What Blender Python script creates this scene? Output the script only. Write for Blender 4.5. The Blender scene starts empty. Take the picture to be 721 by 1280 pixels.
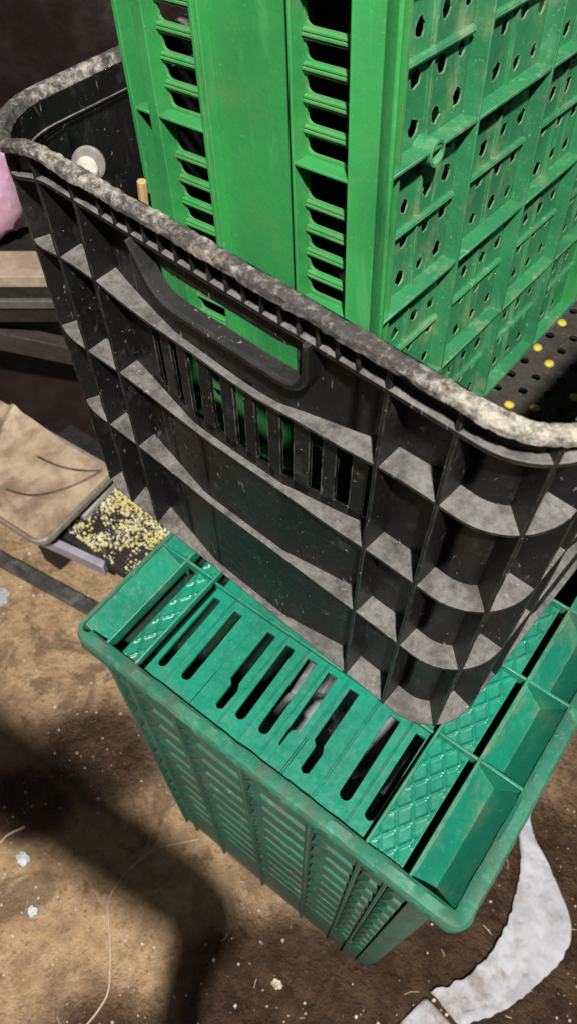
import bpy, math, random
from mathutils import Vector, Matrix, Euler, noise
from mathutils.geometry import delaunay_2d_cdt
random.seed(7)
sc = bpy.context.scene
COL = sc.collection
PI = math.pi
GZ = -0.07            # ground level
HT = 0.60             # top of the teal crate

# ------------------------------------------------------------------ helpers
class MB:
    """collects shapes, then links them as ONE mesh object"""
    def __init__(s): s.v = []; s.f = []
    def add(s, vs, fs):
        b = len(s.v); s.v += [tuple(p) for p in vs]; s.f += [tuple(b + i for i in q) for q in fs]
    def box(s, x0, x1, y0, y1, z0, z1, m=None):
        P = [(x0,y0,z0),(x1,y0,z0),(x1,y1,z0),(x0,y1,z0),(x0,y0,z1),(x1,y0,z1),(x1,y1,z1),(x0,y1,z1)]
        if m: P = [m(*p) for p in P]
        s.add(P, [(0,3,2,1),(4,5,6,7),(0,1,5,4),(1,2,6,5),(2,3,7,6),(3,0,4,7)])
    def hexa(s, P):
        s.add(P, [(0,3,2,1),(4,5,6,7),(0,1,5,4),(1,2,6,5),(2,3,7,6),(3,0,4,7)])
    def sweep(s, secs, closed=False, caps=True):
        """secs: list of equal-length closed sections (lists of points)"""
        n = len(secs); k = len(secs[0]); b = len(s.v)
        for q in secs: s.v += [tuple(p) for p in q]
        for i in range(n if closed else n - 1):
            j = (i + 1) % n
            for a in range(k):
                c = (a + 1) % k
                s.f.append((b + i*k + a, b + j*k + a, b + j*k + c, b + i*k + c))
        if caps and not closed:
            s.f.append(tuple(b + a for a in range(k))[::-1]); s.f.append(tuple(b + (n-1)*k + a for a in range(k)))
    def tube(s, pts, r, k=8, closed=False):
        pts = [Vector(p) for p in pts]; n = len(pts); secs = []
        up = Vector((0.13, 0.27, 1)).normalized()
        for i, p in enumerate(pts):
            a = pts[i-1] if (i > 0 or closed) else p
            c = pts[(i+1) % n] if (i < n-1 or closed) else p
            t = (c - a).normalized(); x = t.cross(up)
            if x.length < 1e-4: x = t.cross(Vector((1,0,0)))
            x.normalize(); y = x.cross(t)
            rr = r[i] if isinstance(r, (list, tuple)) else r
            secs.append([p + x*rr*math.cos(2*PI*q/k) + y*rr*math.sin(2*PI*q/k) for q in range(k)])
        s.sweep(secs, closed)
    def panel(s, outline, holes, w0, w1, m):
        """flat plate with holes; (u,v) outline, thickness w0..w1, m maps (u,v,w)"""
        vs = []; es = []
        for loop in [outline] + holes:
            b = len(vs); k = len(loop)
            vs += [Vector(p) for p in loop]; es += [(b+i, b+(i+1) % k) for i in range(k)]
        ov, oe, of, _, _, _ = delaunay_2d_cdt(vs, es, [], 0, 1e-7)
        def inside(p, poly):
            c = False; j = len(poly) - 1
            for i in range(len(poly)):
                a, b2 = poly[i], poly[j]
                if (a[1] > p[1]) != (b2[1] > p[1]) and p[0] < (b2[0]-a[0])*(p[1]-a[1])/(b2[1]-a[1]) + a[0]: c = not c
                j = i
            return c
        bbs = [(min(p[0] for p in h), max(p[0] for p in h), min(p[1] for p in h), max(p[1] for p in h)) for h in holes]
        keep = []
        for t in of:
            cx = sum(ov[i][0] for i in t)/len(t); cy = sum(ov[i][1] for i in t)/len(t)
            if not inside((cx, cy), outline): continue
            bad = False
            for h, bb in zip(holes, bbs):
                if bb[0] <= cx <= bb[1] and bb[2] <= cy <= bb[3] and inside((cx, cy), h): bad = True; break
            if not bad: keep.append(t)
        n = len(ov); P = [m(p[0], p[1], w0) for p in ov] + [m(p[0], p[1], w1) for p in ov]
        F = []; edges = {}
        for t in keep:
            F.append(tuple(t)[::-1]); F.append(tuple(i + n for i in t))
            for i in range(len(t)):
                e = (t[i], t[(i+1) % len(t)]); edges[e] = 1
        for (a, b2) in list(edges):
            if (b2, a) not in edges: F.append((a, b2, b2+n, a+n))
        s.add(P, F)
    def build(s, name, mat, parent=None, bevel=0, smooth=False, seg=2, off=None, jit=0, weld=False):
        me = bpy.data.meshes.new(name)
        V = s.v
        if jit: V = [(x+jit*random.uniform(-1,1), y+jit*random.uniform(-1,1), z+jit*random.uniform(-1,1)) for x,y,z in V]
        if off is not None: V = [(x-off[0], y-off[1], z-off[2]) for x,y,z in V]
        me.from_pydata(V, [], s.f); me.validate(); 
        import bmesh
        bm = bmesh.new(); bm.from_mesh(me)
        if weld:
            bmesh.ops.remove_doubles(bm, verts=bm.verts, dist=2e-5); seen = {}
            for f in bm.faces: seen.setdefault(frozenset(v.index for v in f.verts), []).append(f)
            bmesh.ops.delete(bm, geom=[f for L in seen.values() if len(L) > 1 for f in L], context='FACES_ONLY')
        bmesh.ops.recalc_face_normals(bm, faces=bm.faces); bm.to_mesh(me); bm.free()
        me.materials.append(mat)
        o = bpy.data.objects.new(name, me); COL.objects.link(o)
        if parent: o.parent = parent
        if bevel:
            md = o.modifiers.new('Bevel', 'BEVEL'); md.width = bevel; md.segments = seg; md.limit_method = 'ANGLE'; md.angle_limit = math.radians(40)
            md.use_clamp_overlap = True
        if smooth or bevel:
            for p in me.polygons: p.use_smooth = True
            try:
                bm = bmesh.new(); bm.from_mesh(me)
                for e in bm.edges:
                    e.smooth = not (len(e.link_faces) == 2 and e.calc_face_angle(0) > math.radians(35))
                bm.to_mesh(me); bm.free()
            except Exception: pass
        return o

def tag(o, label=None, cat=None, group=None, kind=None):
    if label: o['label'] = label
    if cat: o['category'] = cat
    if group: o['group'] = group
    if kind: o['kind'] = kind
    return o

def empty(name, loc, rot=(0,0,0), **k):
    o = bpy.data.objects.new(name, None); COL.objects.link(o); o.location = loc; o.rotation_euler = rot
    o.empty_display_size = .05
    return tag(o, **k)

def nz(p, sc_=1.0, seed=0.0):
    return noise.noise(Vector((p[0]*sc_ + seed, p[1]*sc_ + seed*1.7, p[2]*sc_ - seed)))

# ------------------------------------------------------------------ materials
class NT:
    def __init__(s, name):
        s.m = bpy.data.materials.new(name); s.m.use_nodes = True; s.t = s.m.node_tree
        s.b = s.t.nodes['Principled BSDF']; s.tc = s.n('ShaderNodeTexCoord')
    def n(s, typ, **k):
        x = s.t.nodes.new(typ)
        for a, b in k.items(): setattr(x, a, b)
        return x
    def l(s, a, b): s.t.links.new(a, b)
    def noise(s, scale, detail=6, rough=.6, dist=0, stretch=None, coord='Object'):
        x = s.n('ShaderNodeTexNoise'); x.inputs['Scale'].default_value = scale; x.inputs['Detail'].default_value = detail
        x.inputs['Roughness'].default_value = rough; x.inputs['Distortion'].default_value = dist
        if stretch:
            mp = s.n('ShaderNodeMapping'); mp.inputs['Scale'].default_value = stretch
            s.l(s.tc.outputs[coord], mp.inputs['Vector']); s.l(mp.outputs['Vector'], x.inputs['Vector'])
        else: s.l(s.tc.outputs[coord], x.inputs['Vector'])
        return x.outputs['Fac']
    def ramp(s, fac, a, b, va=0.0, vb=1.0):
        x = s.n('ShaderNodeMapRange'); x.interpolation_type = 'SMOOTHSTEP'
        x.inputs['From Min'].default_value = a; x.inputs['From Max'].default_value = b
        x.inputs['To Min'].default_value = va; x.inputs['To Max'].default_value = vb
        s.l(fac, x.inputs['Value']); return x.outputs['Result']
    def mul(s, a, b, op='MULTIPLY'):
        x = s.n('ShaderNodeMath', operation=op)
        for i, q in enumerate((a, b)):
            if isinstance(q, (int, float)): x.inputs[i].default_value = q
            else: s.l(q, x.inputs[i])
        return x.outputs[0]
    def mix(s, fac, a, b):
        x = s.n('ShaderNodeMix', data_type='RGBA')
        for i, q in ((0, fac), (6, a), (7, b)):
            if isinstance(q, (int, float)): x.inputs[i].default_value = q
            elif isinstance(q, tuple): x.inputs[i].default_value = (*q, 1)
            else: s.l(q, x.inputs[i])
        return x.outputs[2]
    def edge(s, radius, lo=.02, hi=.25):
        """worn edges: how far the rounded normal leaves the true one"""
        bv = s.n('ShaderNodeBevel', samples=6); bv.inputs['Radius'].default_value = radius
        ge = s.n('ShaderNodeNewGeometry'); d = s.n('ShaderNodeVectorMath', operation='DOT_PRODUCT')
        s.l(bv.outputs['Normal'], d.inputs[0]); s.l(ge.outputs['Normal'], d.inputs[1])
        return s.ramp(d.outputs['Value'], 1-lo, 1-hi)
    def nrm_z(s):
        ge = s.n('ShaderNodeNewGeometry'); sp = s.n('ShaderNodeSeparateXYZ'); s.l(ge.outputs['Normal'], sp.inputs[0]); return sp.outputs['Z']
    def done(s, col, rough, bump=None, dist=.001, strength=.5, spec=None, metal=None):
        if isinstance(col, tuple): s.b.inputs['Base Color'].default_value = (*col, 1)
        else: s.l(col, s.b.inputs['Base Color'])
        if isinstance(rough, (int, float)): s.b.inputs['Roughness'].default_value = rough
        else: s.l(rough, s.b.inputs['Roughness'])
        if metal is not None: s.b.inputs['Metallic'].default_value = metal
        if spec is not None: s.b.inputs['Specular IOR Level'].default_value = spec
        if bump is not None:
            x = s.n('ShaderNodeBump'); x.inputs['Distance'].default_value = dist; x.inputs['Strength'].default_value = strength
            s.l(bump, x.inputs['Height']); s.l(x.outputs['Normal'], s.b.inputs['Normal'])
        return s.m

def mat_plastic(name, base, dark, pale, dirt, edge_r=.0022, edge_amt=.8, wear=.35, rough=.38, grime=.35, g0=.5):
    n = NT(name)
    big = n.noise(9, 4); fine = n.noise(140, 6, .65); streak = n.noise(60, 5, .6, .3, (1, 1, .18))
    col = n.mix(n.ramp(big, .35, .68), base, dark)
    col = n.mix(n.mul(n.ramp(streak, .56, .74), wear), col, pale)
    spots = n.noise(420, 2, .5)
    col = n.mix(n.mul(n.ramp(spots, .68, .74), .55), col, pale)
    dspot = n.noise(260, 3, .6)
    col = n.mix(n.mul(n.ramp(dspot, .66, .76), .6), col, dirt)
    patch = n.noise(28, 8, .7)
    col = n.mix(n.mul(n.ramp(patch, g0, g0+.2), grime), col, dirt)
    scr = n.noise(95, 3, .5, 3.0, (1, .6, .3)); col = n.mix(n.mul(n.ramp(scr, .70, .745), .45), col, pale)
    e = n.mul(n.edge(edge_r), n.ramp(n.noise(70, 5), .34, .6))
    col = n.mix(n.mul(e, edge_amt), col, dirt)
    r = n.mul(n.ramp(fine, .3, .75, rough-.1, rough+.24), n.mul(e, .25), 'ADD')
    return n.done(col, r, n.mul(fine, n.mul(big, .6), 'ADD'), .0006, .5)

def mat_black(name, base=(.0042,.0042,.0045), gl=.36, dust=(.185,.18,.17), up=.76, allov=.12):
    n = NT(name)
    fine = n.noise(190, 7, .7); mid = n.noise(34, 6, .65); streak = n.noise(75, 6, .65, 1.2, (1, 1, .3)); big = n.noise(7, 3)
    col = n.mix(n.ramp(big, .35, .7), base, (.009,.0087,.0085))
    col = n.mix(n.mul(n.mul(n.ramp(streak, .5, .8), n.ramp(n.noise(16, 4), .45, .65)), allov), col, dust)
    col = n.mix(n.mul(n.ramp(n.noise(48, 7, .72), .52, .72), allov*.9), col, dust)
    upf = n.mul(n.ramp(n.nrm_z(), .22, .7), n.ramp(mid, .3, .62, .35, 1))
    upf = n.mul(upf, n.ramp(fine, .3, .62, .5, 1))
    col = n.mix(n.mul(upf, up), col, dust)
    scr = n.noise(130, 3, .5, 2.2, (1, 1, .35))
    col = n.mix(n.mul(n.ramp(scr, .67, .75), .5), col, (.26,.26,.25))
    col = n.mix(n.mul(n.mul(n.ramp(n.noise(21, 7, .75, .8), .60, .72), n.ramp(fine, .42, .6)), .35), col, (.24,.235,.225))
    spk = n.noise(330, 2, .4)
    col = n.mix(n.mul(n.ramp(spk, .755, .785), .6), col, (.35,.33,.29))
    e = n.mul(n.edge(.0018), n.ramp(n.noise(90, 5), .36, .62))
    col = n.mix(n.mul(e, .55), col, (.26,.25,.235))
    r = n.ramp(n.mul(upf, n.mul(fine, .5), 'ADD'), .1, .9, gl, .85)
    return n.done(col, r, n.mul(fine, mid, 'ADD'), .0011, .7, spec=.27)

def mat_rim():
    n = NT('worn_rim')
    a = n.noise(150, 8, .75); b = n.noise(22, 6, .7); c = n.noise(420, 4, .6)
    big = n.noise(7.5, 3, .5, 0); 
    sp = n.n('ShaderNodeSeparateXYZ'); n.l(n.tc.outputs['Object'], sp.inputs[0]); X = sp.outputs['X']
    w = n.mul(n.ramp(X, .0, .17, 1, .15), n.ramp(X, .235, .30, 0, .8), 'MAXIMUM')
    f = n.ramp(n.mul(n.mul(n.mul(n.mul(a, .6), n.mul(b, .35), 'ADD'), n.mul(big, .35), 'ADD'), n.mul(w, .10), 'ADD'), .68, .86)
    col = n.mix(f, (.030,.028,.027), (.36,.335,.285))
    col = n.mix(n.mul(n.ramp(n.noise(260, 5, .7), .5, .64), .45), col, (.12,.115,.105))
    col = n.mix(n.mul(n.ramp(c, .55, .7), .3), col, (.03,.03,.03))
    col = n.mix(n.mul(n.ramp(n.noise(60, 3), .6, .72), .45), col, (.36,.25,.13))
    return n.done(col, .8, n.mul(a, n.mul(c, .5), 'ADD'), .0016, .8)

def mat_ground():
    n = NT('damp_sandy_soil')
    a = n.noise(3.1, 7, .62, .3); b = n.noise(26, 8, .68); c = n.noise(130, 6, .7); d = n.noise(9, 7, .65, .6)
    # wet places, and shadows beside the crate painted in as wet, in ground coordinates
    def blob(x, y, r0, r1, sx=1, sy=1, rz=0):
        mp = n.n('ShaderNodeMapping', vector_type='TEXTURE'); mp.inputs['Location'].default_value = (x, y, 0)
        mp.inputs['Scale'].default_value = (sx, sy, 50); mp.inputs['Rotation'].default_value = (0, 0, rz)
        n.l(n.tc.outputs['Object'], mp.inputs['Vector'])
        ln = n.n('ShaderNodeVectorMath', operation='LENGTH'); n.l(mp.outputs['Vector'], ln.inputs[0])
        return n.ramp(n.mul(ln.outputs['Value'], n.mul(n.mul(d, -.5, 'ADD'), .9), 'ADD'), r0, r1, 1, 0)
    wet_and_shade = blob(.56, .12, .75, 1.25, .30, .30)  # right of the crate: wet soil that also paints in the shadow there
    for q in ((.30, -.10, .7, 1.2, .16, .12, .6), (-.20, -.13, .6, 1.25, .085, .06, .4), (.75, .5, .6, 1.3, .3, .3, 0), (-.16, .0, .5, 1.3, .13, .09, .4), (.2, -.3, .6, 1.3, .16, .1, .2)):  # the patch close to the crate's left side paints a soft cast shadow
        wet_and_shade = n.mul(wet_and_shade, blob(q[0], q[1], q[2], q[3], q[4], q[5], q[6]), 'MAXIMUM')
    col = n.mix(n.ramp(b, .36, .66), (.58,.395,.225), (.37,.235,.13))
    col = n.mix(n.mul(n.ramp(d, .52, .60), .75), col, (.17,.11,.06))
    col = n.mix(n.mul(n.ramp(c, .55, .68), .7), col, (.12,.08,.045))
    col = n.mix(n.mul(n.ramp(n.noise(300, 5, .7), .5, .7), .45), col, (.50,.39,.25))
    wet_shade_col = n.mix(n.ramp(b, .38, .62), (.105,.062,.040), (.052,.031,.021))
    col = n.mix(n.mul(wet_and_shade, .93), col, wet_shade_col)
    cr = n.noise(210, 3, .5)
    col = n.mix(n.mul(n.ramp(cr, .715, .76), .7), col, (.5,.43,.33))
    r = n.mix(wet_and_shade, (.9,.9,.9), (.16,.16,.16))
    r2 = n.mul(n.ramp(c, .3, .7, -.15, .2), r, 'ADD')
    return n.done(col, r2, n.mul(n.mul(b, 1.5), n.mul(n.mul(c, .8), n.mul(n.mul(n.noise(380, 4, .6), .35), n.mul(n.mul(n.noise(75, 6, .65), wet_and_shade), 3.2), 'ADD'), 'ADD'), 'ADD'), .010, 1.0)

def mat_simple(name, c1, c2, scale=40, rough=.6, bump=.4, dist=.001, c3=None, metal=None, spec=None, stretch=None):
    n = NT(name); a = n.noise(scale, 7, .65, .3, stretch); b = n.noise(scale*5, 5, .6)
    col = n.mix(n.ramp(a, .36, .66), c1, c2)
    if c3: col = n.mix(n.mul(n.ramp(n.noise(scale*.45, 6, .7), .52, .68), .85), col, c3)
    return n.done(col, n.ramp(b, .3, .7, max(rough-.12, .05), min(rough+.12, 1)), n.mul(a, n.mul(b, .4), 'ADD'), dist, bump, metal=metal, spec=spec)

M_TEAL = mat_plastic('teal_plastic', (.006,.180,.112), (.008,.125,.080), (.06,.30,.21), (.20,.19,.115), .0026, .85, .3, .36)
M_TEALD = mat_plastic('grimy_teal_plastic', (.018,.112,.076), (.018,.07,.05), (.11,.21,.155), (.060,.060,.040), .003, .8, .6, .5, .7, .45)
M_TEALP = mat_plastic('cleaner_teal_plastic', (.005,.178,.112), (.007,.125,.080), (.05,.29,.20), (.05,.16,.11), .0012, .4, .3, .36)
M_TEALR = mat_plastic('dirty_edge_teal_plastic', (.014,.150,.098), (.02,.10,.066), (.08,.33,.23), (.085,.085,.052), .0055, .95, .5, .42, .6, .47)
M_GREEN = mat_plastic('green_plastic', (.032,.235,.062), (.022,.165,.048), (.09,.34,.14), (.17,.17,.09), .0018, .9, .30, .28, .16)
M_GREENB = mat_plastic('scuffed_green_plastic', (.026,.185,.072), (.018,.125,.055), (.17,.36,.23), (.30,.28,.16), .0016, .7, .5, .42)
M_BLACK = mat_black('dusty_black_plastic')
M_BLACKG = mat_black('handled_black_plastic', (.006,.006,.007), .2, (.10,.10,.10), .10, .06)
M_BLACKF = mat_black('black_crate_floor', (.014,.013,.012), .4, (.07,.062,.052), .6, .2)
M_RIM = mat_rim()

# ------------------------------------------------------------------ setting: ground
def build_ground():
    b = MB(); xs = []; 
    def axis(lo, hi, flo, fhi, fine, n):
        a = [lo + (flo-lo)*(i/n) for i in range(n)]; m = int((fhi-flo)/fine)
        a += [flo + (fhi-flo)*i/m for i in range(m)]; a += [fhi + (hi-fhi)*i/n for i in range(n+1)]; return a
    X = axis(-6, 6, -.75, .9, .011, 10); Y = axis(-5, 7, -.45, .55, .011, 10)
    V = []
    for y in Y:
        for x in X:
            h = nz((x,y,0), 6, 3)*.006 + nz((x,y,0), 22, 9)*.0035 + nz((x,y,0), 70, 5)*.0018
            V.append((x, y, GZ - .004 + h*.8))
    nx = len(X); F = [(j*nx+i, j*nx+i+1, (j+1)*nx+i+1, (j+1)*nx+i) for j in range(len(Y)-1) for i in range(nx-1)]
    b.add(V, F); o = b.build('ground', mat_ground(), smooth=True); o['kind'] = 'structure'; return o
build_ground()

# ------------------------------------------------------------------ teal crate (bottom of the stack)
def rrect(x0, x1, y0, y1, r, k=6):
    """(point, outward normal) round a rounded rectangle, anticlockwise from the front-left"""
    out = []
    for cx, cy, a0 in ((x1-r, y0+r, -PI/2), (x1-r, y1-r, 0), (x0+r, y1-r, PI/2), (x0+r, y0+r, PI)):
        for i in range(k+1):
            a = a0 + PI/2*i/k; n = Vector((math.cos(a), math.sin(a), 0)); out.append((Vector((cx, cy, 0)) + n*r, n))
    return out
def ring(b, path, sec, step=None, wob=0, seed=0, wid=None):
    """sweep a (depth inward, z) section round a closed path of (p, n)"""
    if step:
        q = []
        for i in range(len(path)):
            p, n = path[i]; p2, n2 = path[(i+1) % len(path)]; m = max(1, int((p2-p).length/step))
            for j in range(m): q.append((p.lerp(p2, j/m), n.lerp(n2, j/m).normalized()))
        path = q
    secs = []
    for p, n in path:
        S = []
        for k, (d, z) in enumerate(sec):
            dd = d; zz = z
            if wid: dd *= wid(n)
            if wob: dd += wob*nz((p.x, p.y, k*.31), 90, seed); zz += wob*nz((p.x, p.y, k*.37), 80, seed+4)
            S.append((p.x - n.x*dd, p.y - n.y*dd, zz))
        secs.append(S)
    b.sweep(secs, closed=True)

TW, TD = .40, .72
def teal_crate():
    root = empty('plastic_crate', (TW/2, TD/2, GZ), label='teal green crate under the black crate, slotted top with diamond ridged pads', cat='crate')
    off = root.location
    # raised rim with its band
    b = MB(); T = HT
    ring(b, rrect(0, TW, 0, TD, .014), [(.0015, T-.026), (-.001, T-.016), (-.0006, T-.003), (.0016, T), (.010, T), (.0130, T-.002), (.0130, T-.022), (.009, T-.026)], .004, .0007, 2, lambda n: 1 - .68*max(0, -n.x))
    b.build('rim', M_TEALR, root, smooth=True, off=off)
    # the ribs of the top: two long ones each side and cross ribs
    b = MB()
    ys = [.0128, .1195, .205, .29, .375, .46, .545, .63, TD-.0128]
    for x in (.0335, .0672): b.box(x-.0013, x+.0013, .0128, TD-.0128, T-.012 if x < .05 else T-.007, T-.0006)
    for x in (.3095, .3485): b.box(x-.0013, x+.0013, .0128, TD-.0128, T-.020, T-.0006)
    for y in ys[1:-1]:
        b.box(.0035, .0320, y-.0013, y+.0013, T-.03, T-.001); b.box(.0350, .0657, y-.0013, y+.0013, T-.014, T-.0012)
        b.box(.3110, .3470, y-.0013, y+.0013, T-.014, T-.0012); b.box(.3500, TW-.0128, y-.0014, y+.0014, T-.048, T-.001)
        b.box(.0687, .3080, y-.0013, y+.0013, T-.020, T-.008)
    b.build('ribs', M_TEAL, root, bevel=.0006, off=off)
    # sloping gutters between rim and ribs
    GUT = [MB(), MB()]
    for y0, y1 in zip(ys[:-1], ys[1:]):
        y0 += .0014; y1 -= .0014
        GUT[0].hexa([(.0035,y0,T-.020),(.0255,y0,T-.030),(.0255,y1,T-.030),(.0035,y1,T-.020),(.0035,y0,T-.003),(.0255,y0,T-.021),(.0255,y1,T-.021),(.0035,y1,T-.003)])
        GUT[0].hexa([(.0255,y0,T-.030),(.0322,y0,T-.020),(.0322,y1,T-.020),(.0255,y1,T-.030),(.0255,y0,T-.021),(.0322,y0,T-.003),(.0322,y1,T-.003),(.0255,y1,T-.021)])
        GUT[1].hexa([(.3500,y0,T-.030),(.3700,y0,T-.050),(.3700,y1,T-.050),(.3500,y1,T-.030),(.3500,y0,T-.009),(.3700,y0,T-.034),(.3700,y1,T-.034),(.3500,y1,T-.009)])
        GUT[1].hexa([(.3700,y0,T-.050),(.3880,y0,T-.024),(.3880,y1,T-.024),(.3700,y1,T-.050),(.3700,y0,T-.034),(.3880,y0,T-.0015),(.3880,y1,T-.0015),(.3700,y1,T-.034)])
    GUT[0].build('gutter', M_TEAL, root, off=off); GUT[1].build('gutter', M_TEAL, root, off=off)
    # pads with raised diamonds
    def pad(x0, x1, y0, y1):
        b = MB(); z = T-.0095
        b.box(x0, x1, y0, y1, z-.006, z)
        st = .0150; nx = max(8, int((x1-x0)/.0009)); ny = int((y1-y0)/.0011); V = []; F = []
        for a in range(ny+1):
            for c in range(nx+1):
                x = x0 + (x1-x0)*c/nx; y = y0 + (y1-y0)*a/ny; h = 0
                for sg in (1, -1):
                    d = ((x - sg*.62*y)/st) % 1; d = min(d, 1-d)*st/1.18; h = max(h, math.exp(-(d/.00125)**4))
                m = min(x-x0, x1-x, y-y0, y1-y); h *= max(0, min(1, (m-.0008)/.0015))
                V.append((x, y, z + .0002 + .0017*h))
        for a in range(ny):
            for c in range(nx): F.append((a*(nx+1)+c, a*(nx+1)+c+1, (a+1)*(nx+1)+c+1, (a+1)*(nx+1)+c))
        b.add(V, F)
        b.build('ridged_pad', M_TEALP, root, off=off, smooth=True)
    for y0, y1 in zip(ys[:3], ys[1:4]):
        pad(.0470, .0658, y0+.0015, y1-.0015); pad(.3109, .3412, y0+.0015, y1-.0015)
    # slotted deck
    b = MB(); z = T-.012
    def m(u, v, w): return (u, v, z + w)
    def slot(x, y0, y1, w, slope=0):
        n = 7; P = []
        for i in range(n+1):
            a = PI + PI*i/n; P.append((x + w*math.cos(a), y0 + w + w*math.sin(a)))
        return P + [(x + w - slope, y1), (x - w - slope, y1)]
    holes = [slot(.0815, .027, .109, .0042, .002), slot(.1065, .030, .109, .0048, .002), slot(.1670, .031, .111, .0048, .003),
             slot(.1905, .033, .112, .0050, .003), slot(.2125, .033, .112, .0050, .003), slot(.2760, .030, .112, .0052, .002), slot(.3005, .029, .112, .0045, .001)]
    for x in (.1475, .2385):
        holes.append([(x-.004, .030), (x, .0275), (x+.004, .030), (x+.0042, .050), (x+.001, .056), (x-.0005, .111), (x-.0100, .111), (x-.0088, .056), (x-.0045, .052)])
    b.panel([(.0725, .0128), (.3052, .0128), (.3052, .118), (.0725, .118)], holes, -.004, 0, m)
    b.box(.0762, .3046, .121, TD-.0128, z-.004, z)
    # raised finger tabs and moulded lines on the deck
    for x in (.1430, .2330):
        b.panel([(x-.023, .014), (x-.0012, .014), (x-.0012, .048), (x-.004, .0525), (x-.020, .0525), (x-.023, .050)], [], -.001, .0013, m)
    for x in (.094, .0955, .126, .1555, .157, .1785, .1800, .2005, .2020, .2235, .2255, .2555, .2575, .2880, .2895):
        b.box(x-.0005, x+.0005, .0135, .1175, z-.001, z+.0013)
    b.build('slotted_deck', M_TEALP, root, bevel=.0004, seg=1, off=off)
    # walls
    b = MB(); y = .010
    b.box(.006, .0095, .034, TD-.034, GZ+.001, T-.027); b.box(TW-.0165, TW-.013, .034, TD-.034, GZ+.001, T-.027)
    b.box(.034, TW-.040, TD-.012, TD-.008, GZ+.001, T-.027)
    b.box(.0345, TW-.0405, .035, TD-.035, GZ+.004, GZ+.008)
    b.build('side_wall', M_TEALD, root, off=off)
    b = MB()
    for cx, cy, a0, r in ((.034, .036, PI, .028), (TW-.041, .036, -PI/2, .028), (TW-.041, TD-.036, 0, .028), (.034, TD-.036, PI/2, .028)):
        secs = []
        for i in range(9):
            a = a0 + PI/2*i/8; ca, sa = math.cos(a), math.sin(a)
            secs.append([(cx+ca*r, cy+sa*r, GZ+.001), (cx+ca*r, cy+sa*r, T-.025), (cx+ca*(r-.004), cy+sa*(r-.004), T-.025), (cx+ca*(r-.004), cy+sa*(r-.004), GZ+.001)])
        b = MB(); b.sweep(secs); b.build('corner_post', M_TEALD, root, smooth=True, off=off)
    # front lattice: uprights, slats with gaps at their ends, plain bands
    up = [.034, .056, .112, .188, .262, .312, .337, TW-.042]
    b = MB()
    for x in up[:-1]: b.box(x-.0018, x+.0018, .003, .016, GZ+.003, T-.026)
    b.build('upright', M_TEALD, root, bevel=.0008, off=off)
    b = MB()
    n = 11; zt, zb = T-.040, .060; p = (zt-zb)/n
    for k in range(n):
        z1 = zt - k*p
        for a, c in zip(up[:-1], up[1:]):
            g = min(.017, (c-a)*.42)
            x0, x1 = a+.002, c-.002
            b.hexa([(x0+g*.1,.0045,z1-p*.56),(x1,.0045,z1-p*.56),(x1,.014,z1-p*.42),(x0+g*.1,.014,z1-p*.42),
                    (x0+g,.0060,z1-p*.14),(x1,.0060,z1-p*.14),(x1,.015,z1),(x0+g,.015,z1)])
    for a, c in zip(up[:-1], up[1:]):
        b.box(a+.0018, c-.0018, .008, .012, GZ+.002, .059)
        b.box(a+.0018, c-.0018, .007, .012, T-.045, T-.0255)
    b.build('slatted_front', M_TEALD, root, bevel=.0006, seg=1, off=off)
    return root
teal_crate()

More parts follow.
